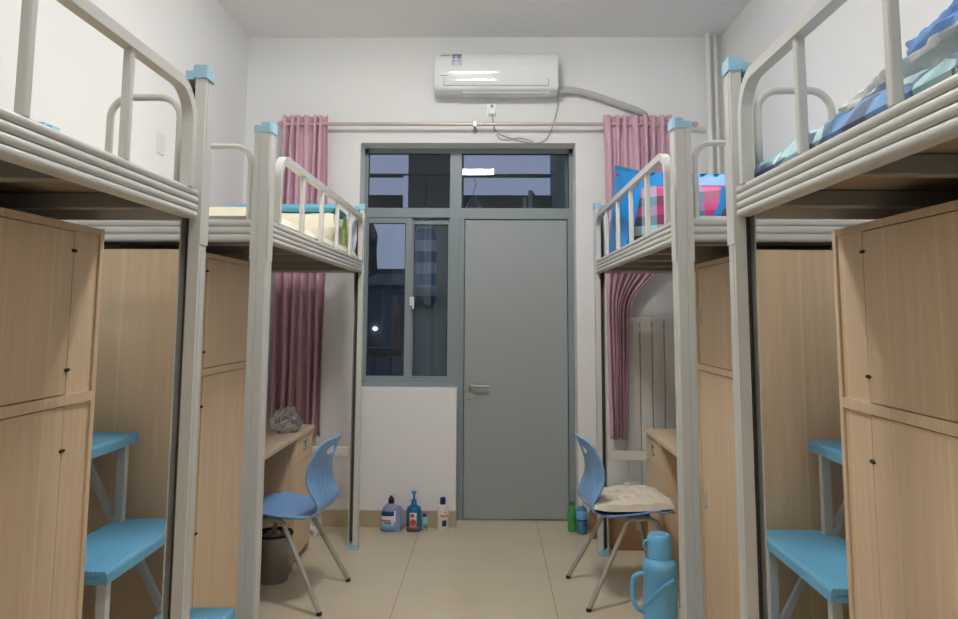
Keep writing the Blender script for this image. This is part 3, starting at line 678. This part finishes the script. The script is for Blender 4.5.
# cushion
ang = math.radians(6.6); R_ = Matrix.Rotation(ang, 4, 'Z')
def cush(a, b_):
    th = a*2*PI; 
    return None
b = bmesh.new(); n = 36
def cz(x, y, top):
    ex = max(0, 1-abs(x)**4); ey = max(0, 1-abs(y)**4); e = (ex*ey)**.35
    tuft = 0
    for tx in (-.55, 0, .55):
        for ty in (-.55, 0, .55): tuft += math.exp(-((x-tx)**2+(y-ty)**2)/.012)
    puff = .7+.3*abs(math.sin((x+.27)*PI/1.1*2))*abs(math.sin((y+.27)*PI/1.1*2))
    return (.066*e*puff-.034*tuft*e+.006*noise.noise(Vector((x*3, y*3, 1)))*e) if top else -.004*e
MBc = MB()
def cf(top):
    def f(a, b_):
        x, y = a*2-1, b_*2-1
        k = 1-.05*(abs(x*y))**2
        X = .255+.218*x*k; Y = .205*y*k
        zz = .466+.010*max(0, x-.2)-.006+cz(x, y, top)+.01*math.exp(-((x+1)**2)/.05)
        v = R_ @ Vector((X, Y, zz)); return (v.x+.455, v.y+4.035, v.z)
    return f
MBc.grid(cf(True), n, n).grid(cf(False), n, n); bmesh.ops.remove_doubles(MBc.bm, verts=MBc.bm.verts, dist=.0015)
tag(MBc.build('seat_cushion', CUSH, None, True, off=(.70, 4.06, .46)), 'cream tufted cushion lying on the seat of the right chair', 'cushion')

# ================================================================ THERMOS
tx, ty = .746, 3.42
t = thing('thermos', (tx, ty, 0), 'sky blue vacuum flask with cup lid standing beside the right chair', 'thermos')
MB().lathe([(.070, 0), (.076, .005), (.077, .03), (.075, .035), (.075, .325), (.077, .33), (.076, .350), (.068, .367), (.052, .378), (.050, .384)], (tx, ty), 40).build('body', THERM, t, True)
MB().lathe([(.051, .378), (.055, .383), (.053, .450), (.050, .468), (.042, .478), (.0, .480)], (tx, ty), 36).build('cup_lid', THERM, t, True)
pts = [(tx-.050-.022*math.sin(a), ty-.01, .432+.022*math.cos(a)) for a in [i*PI/10 for i in range(11)]]
MB().tube(pts, .005, 8).build('cup_handle', THERM, t, True)
pts = crsp([(tx-.072, ty-.015, .312), (tx-.105, ty-.02, .308), (tx-.122, ty-.02, .285), (tx-.122, ty-.02, .215), (tx-.108, ty-.02, .175), (tx-.072, ty-.015, .152)], 6)
MB().tube(pts, .011, 12, ry=.008).build('side_handle', THERM, t, True)
pts = crsp([(tx+.045, ty-.066, .300), (tx+.015, ty-.084, .292), (tx-.03, ty-.092, .262), (tx-.075, ty-.07, .205), (tx-.10, ty-.03, .175)], 6)
MB().tube(pts, .009, 10, ry=.005).build('carry_handle', THERM, t, True)

# ================================================================ BOTTLES
def bottle_label(par, c, rad, z0, z1, m, a0=-PI*.85, a1=-PI*.15, sx=1, sy=1, name='front_label'):
    return MB().grid(lambda a, b_: (c[0]+(rad+.0012)*sx*math.cos(a0+(a1-a0)*a), c[1]+(rad+.0012)*sy*math.sin(a0+(a1-a0)*a), z0+(z1-z0)*b_), 16, 2).build(name, m, par, True, solid=.0008)
RED = mat('red_print', (206, 70, 66), .4); SKY = mat('sky_print', (110, 170, 215), .4); ORNG = mat('orange_print', (226, 164, 60), .4); PRNAVY = mat('navy_print', (40, 58, 120), .4)
# lavender detergent jug
c = (-.662, 5.13); t = thing('detergent_jug', (c[0], c[1], 0), 'lavender-grey detergent jug with a handle and dark cap, leftmost bottle by the low wall', 'bottle')
LAV = mat('lavender_plastic', (150, 160, 200), .3)
MB().lathe([(.060, 0), (.068, .006), (.069, .05), (.066, .09), (.062, .13), (.052, .155), (.034, .172), (.020, .178), (.018, .184)], (c[0]-.004, c[1]), 32, sy=.55).build('body', LAV, t, True)
MB().tube(crsp([(c[0]+.035, c[1], .160), (c[0]+.062, c[1], .148), (c[0]+.073, c[1], .11), (c[0]+.072, c[1], .05), (c[0]+.055, c[1], .03)], 6), .009, 10).build('handle', LAV, t, True)
MB().lathe([(.020, .180), (.019, .212), (.012, .216), (.008, .228), (0, .229)], (c[0]-.004, c[1]), 20).build('cap', mat('dark_cap', (38, 40, 66), .35), t, True)
lb = bottle_label(t, (c[0]-.01, c[1]), .067, .012, .135, mat('white_print', (226, 230, 240), .4), -PI*.80, -PI*.30, sy=.57)
bottle_label(lb, (c[0]-.01, c[1]), .0685, .105, .135, PRNAVY, -PI*.78, -PI*.36, sy=.585, name='label_band'); bottle_label(lb, (c[0]-.01, c[1]), .0685, .012, .045, SKY, -PI*.80, -PI*.32, sy=.585, name='label_wave')
bottle_label(lb, (c[0]-.01, c[1]), .0685, .070, .078, RED, -PI*.76, -PI*.45, sy=.585, name='label_text_line'); bottle_label(lb, (c[0]-.01, c[1]), .0685, .056, .064, PRNAVY, -PI*.66, -PI*.45, sy=.585, name='label_text_line')
# blue pump bottle
c = (-.513, 5.13); t = thing('pump_bottle', (c[0], c[1], 0), 'teal-blue pump bottle with red and white labels, second from left by the low wall', 'bottle')
MB().lathe([(.044, 0), (.049, .006), (.049, .135), (.044, .155), (.026, .168), (.018, .172), (.018, .178)], c, 28, sy=.7).build('body', liquid('teal_liquid', (30, 130, 180), .25), t, True)
MB().lathe([(.019, .176), (.018, .205), (.008, .208), (.006, .250), (.0, .250)], c, 18).box(c[0]-.016, c[0]+.016, c[1]-.030, c[1]+.008, .248, .260, .003).build('pump', mat('blue_pump', (40, 140, 190), .35), t, True)
lb = bottle_label(t, c, .0485, .025, .125, mat('pale_label', (225, 228, 235), .4), -PI*.66, -PI*.36, sy=.72)
def disc(par, x, y, z, rd, m): return MB().prism([(rd*math.cos(a*PI/10), rd*math.sin(a*PI/10)) for a in range(20)], lambda a, b_: (x+a, y, z+b_), lambda a, b_: (x+a, y-.0015, z+b_)).build('label_roundel', m, par)
disc(lb, c[0]-.002, c[1]-.0365, .065, .021, RED); disc(lb, c[0]-.006, c[1]-.0365, .108, .013, RED)
bottle_label(lb, c, .050, .020, .034, RED, -PI*.82, -PI*.18, sy=.72, name='label_band')
# small bottle
c = (-.442, 5.15); t = thing('small_bottle', (c[0], c[1], 0), 'small pale bottle with blue cap beside the blue pump bottle', 'bottle')
MB().lathe([(.018, 0), (.021, .004), (.021, .075), (.016, .086), (.012, .09)], c, 22).build('body', mat('pale_aqua', (168, 205, 215), .35), t, True)
MB().lathe([(.013, .088), (.0135, .106), (.008, .111), (0, .112)], c, 18).build('cap', mat('royal_blue', (30, 80, 180), .35), t, True)
bottle_label(t, c, .021, .02, .045, mat('green_print', (90, 160, 130), .4), -PI*.6, -PI*.1)
# white bottle
c = (-.322, 5.165); t = thing('shampoo_bottle', (c[0], c[1], 0), 'tall white bottle with navy cap, nearest the grey door', 'bottle')
MB().lathe([(.036, 0), (.040, .006), (.040, .13), (.034, .158), (.018, .168), (.015, .172)], c, 28, sy=.62).build('body', mat('white_bottle_plastic', (232, 230, 222), .3), t, True)
MB().lathe([(.019, .170), (.0185, .208), (.014, .212), (0, .213)], c, 18).build('cap', NAVY, t, True)
lb = bottle_label(t, c, .040, .090, .105, ORNG, -PI*.62, -PI*.2, sy=.64); bottle_label(t, c, .040, .030, .068, PRNAVY, -PI*.52, -PI*.28, sy=.64, name='label_text_block'); bottle_label(t, c, .040, .112, .124, ORNG, -PI*.42, -PI*.3, sy=.64, name='label_text_block')
# green soda bottle and blue bottle by the door
c = (.548, 5.165); t = thing('soda_bottle', (c[0], c[1], 0), 'green plastic drink bottle on the floor right of the grey door', 'bottle')
MB().lathe([(.024, 0), (.031, .006), (.032, .03), (.029, .055), (.032, .08), (.032, .11), (.027, .135), (.014, .160), (.011, .172)], c, 26).build('body', liquid('green_bottle', (96, 186, 104), .4), t, True)
MB().lathe([(.013, .170), (.0132, .186), (.012, .188), (0, .188)], c, 18).build('cap', mat('green_cap', (30, 120, 60), .4), t, True)
c = (.606, 5.115); t = thing('water_bottle', (c[0], c[1], 0), 'blue labelled bottle behind the right chair, beside the green bottle', 'bottle')
MB().lathe([(.030, 0), (.036, .006), (.037, .15), (.031, .165), (.016, .175), (.014, .182)], c, 26).build('body', liquid('blue_bottle', (90, 160, 205), .35), t, True)
MB().lathe([(.016, .180), (.0165, .200), (.014, .204), (0, .204)], c, 18).build('cap', WHITEP, t, True)
lb = bottle_label(t, c, .037, .055, .150, SKY, -PI*1.0, 0); bottle_label(lb, c, .0385, .085, .095, PRNAVY, -PI*1.0, 0, name='label_band')

# ================================================================ UNDER THE DESKS
def crumple(cx, cy, z0, sx, sy, sz, m, name, label, cat, seed=0, amp=.35, par=None):
    b = bmesh.new(); bmesh.ops.create_icosphere(b, subdivisions=4, radius=1)
    for v in b.verts:
        nrm = v.co.normalized(); k = 1+amp*noise.noise(nrm*2.2+Vector((seed, 0, 0)))+amp*.5*noise.noise(nrm*5.5+Vector((seed, 3, 0)))
        p = nrm*k; p.z = max(p.z, -.55)
        v.co = Vector((cx+p.x*sx, cy+p.y*sy, z0+(p.z+.55)*sz/1.5))
    o = MB(); o.merge(b); o = o.build(name, m, par, True, off=None if par else (cx, cy, z0))
    if label: tag(o, label, cat)
    return o
t = thing('waste_bin', (-1.185, 4.19, 0), 'round grey mesh waste bin under the left desk', 'bin')
MB().lathe([(.080, 0), (.083, .004), (.098, .235), (.101, .245), (.097, .245), (.079, .008)], (-1.185, 4.19), 32).build('bucket', BIN, t, True)
MB().tube([(-1.185+.100*math.cos(a*PI/16), 4.19+.100*math.sin(a*PI/16), .245) for a in range(32)], .007, 8, closed=True).build('rim', BLACKP, t, True)
crumple(-1.185, 4.19, .19, .062, .062, .06, BIN, 'bin_liner', None, None, 4, par=t)
crumple(-1.20, 4.44, .7505, .08, .11, .13, PLASTICBAG, 'plastic_bag', 'crumpled clear plastic bag lying on the left desktop', 'bag', 1, .35)
crumple(-1.17, 5.04, .0, .06, .06, .13, mat('white_bag_film', (215, 213, 205), .4), 'plastic_bag', 'small white plastic bag on the floor beyond the left desk', 'bag', 2, .4)
t = thing('cardboard_box', (.90, 4.90, 0), 'brown cardboard box on the floor behind the right bed post', 'box')
MB().box(.745, 1.10, 4.76, 5.06, 0, .20, .003, 1).build('carton', CARD, t)
MB().box(.90, .945, 4.758, 5.062, .12, .202).build('tape', mat('clear_tape', (180, 160, 130), .25), t)
crumple(.90, 4.90, .203, .14, .12, .16, mat('white_translucent_film', (214, 214, 208), .3), 'plastic_bag', 'white plastic bag on top of the cardboard box under the right bed', 'bag', 6, .35)
tag(MB().box(.655, .715, 4.99, 5.09, 0, .165, .003, 1).build('small_carton', CARD, None, off=(.685, 5.04, 0)), 'small upright brown carton between the bottles and the right bed post', 'box')

# ================================================================ BEDDING ON THE BEDS
ZM = ZB0+.061
def pad(x0, x1, y0, y1, z0, z1, m, name, label, cat, bump=.006, seed=0, rnd=.02, par=None, nx=30, ny=60):
    def f(top):
        def g(a, b_):
            e = min(1, min(a, 1-a)*(x1-x0)/rnd, min(b_, 1-b_)*(y1-y0)/rnd); e = math.sqrt(max(0, 1-(1-e)**2))
            x = x0+(x1-x0)*a; y = y0+(y1-y0)*b_; zm = (z0+z1)/2
            nz = bump*noise.noise(Vector((x*9+seed, y*9, 0)))+bump*.5*noise.noise(Vector((x*25, y*25+seed, 0)))
            return (x, y, (zm+(z1-zm)*e+nz*e) if top else (zm-(zm-z0)*e))
        return g
    o = MB().grid(f(True), nx, ny).grid(f(False), nx, ny); bmesh.ops.remove_doubles(o.bm, verts=o.bm.verts, dist=.0008)
    o = o.build(name, m, par, True, off=None if par else ((x0+x1)/2, (y0+y1)/2, z0))
    if label: tag(o, label, cat)
    return o
# left rear
pad(-1.660, -.850, 2.725, 4.70, ZM, 1.838, MATT, 'mattress', 'thin cream mattress on the left bunk bed by the window', 'mattress', .002, 1, .03)
pad(-1.62, -.893, 4.22, 4.60, 1.840, 2.022, MATT, 'folded_quilt', 'thick cream folded quilt at the window end of the left rear mattress', 'quilt', .008, 2, .045)
pad(-1.48, -.903, 4.23, 4.60, 2.026, 2.072, TEAL, 'folded_sheet', 'teal blue folded sheet lying on top of the cream quilt', 'sheet', .003, 3, .02)
def slab_bag(x, y, z0, sx, sy, sz, m, name, label, seed):
    def g(a, b_):
        th = a*2*PI; k = math.sin(PI*min(1, max(0, .06+.88*b_)))**.45
        nn = 1+.18*noise.noise(Vector((math.cos(th)*2, math.sin(th)*2, b_*5+seed)))
        return (x+sx*math.cos(th)*k*nn, y+sy*math.sin(th)*k*nn, z0+sz*b_)
    o = MB().grid(g, 36, 24, closed_u=True).build(name, m, None, True, off=(x, y, z0)); return tag(o, label, 'bag')
slab_bag(-.868, 4.34, 1.84, .012, .034, .17, GREENB, 'snack_packet', 'green and yellow printed packet standing at the far end of the left rear bed', 2)
slab_bag(-.887, 4.645, 1.84, .038, .022, .20, mat('pale_translucent_film', (205, 216, 230), .2, bump=.5, bscale=40), 'plastic_bag', 'clear plastic bag by the blue-capped far post of the left rear bed', 5)
# right rear: large checked bag
t = thing('storage_bag', (1.0, 3.95, ZM), 'large bright blue and checked woven storage bag on the right rear bed', 'bag')
bz0 = ZM
cs = {'nl': (.718, 4.02), 'nr': (1.34, 3.48), 'fl': (.718, 4.60), 'fr': (1.36, 4.40)}
topz = {'nl': 2.20, 'nr': 2.115, 'fl': 2.34, 'fr': 2.18}
top = {'nl': (.800, 3.92), 'nr': (1.36, 3.56), 'fl': (.745, 4.42), 'fr': (1.34, 4.25)}
def face(A, B, bulge, nrm, e=0.0, zr=(0, 1), xr=(0, 1)):
    def g(a, b_):
        a = xr[0]+(xr[1]-xr[0])*a; b_ = zr[0]+(zr[1]-zr[0])*b_
        p0 = Vector((*cs[A], bz0)).lerp(Vector((*cs[B], bz0)), a); p1 = Vector((*top[A], topz[A])).lerp(Vector((*top[B], topz[B])), a)
        p = p0.lerp(p1, b_); k = math.sin(PI*a)*math.sin(PI*min(1, b_*.95+.03))
        nz = .012*noise.noise(Vector((p.x*8, p.y*8, p.z*8)))*k
        return p+Vector(nrm)*(bulge*k+nz+e)
    return g
b = MB()
b.grid(face('nl', 'nr', .03, (0, -1, 0)), 30, 20); b.grid(face('fl', 'nl', .025, (-1, 0, 0)), 30, 20); b.grid(face('fr', 'fl', .02, (0, 1, 0)), 20, 10); b.grid(face('nr', 'fr', .02, (1, 0, 0)), 20, 10)
def topf(a, c):
    n_ = Vector((*top['nl'], topz['nl'])).lerp(Vector((*top['nr'], topz['nr'])), a); f_ = Vector((*top['fl'], topz['fl'])).lerp(Vector((*top['fr'], topz['fr'])), a)
    p = n_.lerp(f_, c); p.z += -.03*math.sin(PI*c)*math.sin(PI*a)+.008*noise.noise(p*9)*math.sin(PI*a)*math.sin(PI*c); return p
b.grid(topf, 20, 20); b.grid(lambda a, c: (Vector((*cs['nl'], bz0)).lerp(Vector((*cs['nr'], bz0)), a)).lerp(Vector((*cs['fl'], bz0)).lerp(Vector((*cs['fr'], bz0)), a), c), 4, 4)
bmesh.ops.remove_doubles(b.bm, verts=b.bm.verts, dist=.003)
b.build('body', BLUEBAG, t, True)
MB().grid(face('nl', 'nr', .03, (0, -1, 0), .003, (.0, .84), (.03, 1)), 40, 24).build('checked_panel', PLAID, t, True, solid=.002)
b = MB()
for x in (.80, 1.22):
    pass
hs = [Vector((1.14, 3.60, 2.06)), Vector((1.12, 3.575, 1.99)), Vector((1.09, 3.575, 1.92)), Vector((1.04, 3.60, 1.855)), Vector((.97, 3.66, 1.815))]
b.tube(crsp(hs, 8), .004, 8, ry=.017, up=(0, 1, .1)).build('carry_strap', BLUEBAG, t, True)
MB().lathe([(0, -.012), (.012, 0), (0, .012)], (.742, 4.33), 12, z0=2.265).build('seal_dot', MAGENTA, t, True)
pad(.700, 1.55, 2.67, 3.45, ZM, 1.80, mat('grey_mattress_cover', (190, 192, 196), .9), 'mattress', 'thin pale mattress pad on the right rear bed', 'mattress', .002, 5, .02)
# right front: quilt, fleece blanket, blue garment
pad(.690, 1.55, .12, 1.985, ZM, 1.855, QUILT, 'patchwork_quilt', 'blue, aqua and navy patchwork quilt spread on the front right bed', 'quilt', .020, 8, .05, nx=50, ny=120)
def roll(path, rx, rz, m, name, label, seed, cat, amp=.25):
    P_ = crsp(path, 12); n = len(P_)
    def g(a, b_):
        i = min(n-1, int(round(b_*(n-1)))); p = P_[i]; th = a*2*PI; k = math.sin(PI*min(.97, max(.03, b_)))**.35
        nn = 1+amp*noise.noise(Vector((math.cos(th)*1.5, math.sin(th)*1.5, p.y*7+seed)))+amp*.5*noise.noise(Vector((math.cos(th)*3, math.sin(th)*3, p.y*22+seed)))
        return (p.x+rx*math.cos(th)*k*nn, p.y, p.z+rz*math.sin(th)*k*nn)
    o = MB().grid(g, 40, n-1, closed_u=True).build(name, m, None, True, off=tuple(P_[0])); return tag(o, label, cat)
roll([(.93, 1.97, 1.900), (.90, 1.8, 1.905), (.88, 1.6, 1.905), (.86, 1.4, 1.905), (.85, 1.2, 1.91), (.85, .9, 1.91), (.9, .5, 1.91)], .09, .036, FUR, 'fleece_blanket', 'fluffy grey fleece blanket bundled on the patchwork quilt', 1, 'blanket', .3)
roll([(1.05, 1.78, 2.0), (1.02, 1.66, 2.005), (1.0, 1.5, 2.01), (.98, 1.3, 2.02), (.96, 1.0, 2.02), (.95, .6, 2.0)], .11, .055, DENIM, 'blue_garment', 'blue cotton garment heaped on the grey blanket at the right edge', 4, 'clothes', .35)

for o in bpy.data.objects:
    if '_b' in o: del o['_b']
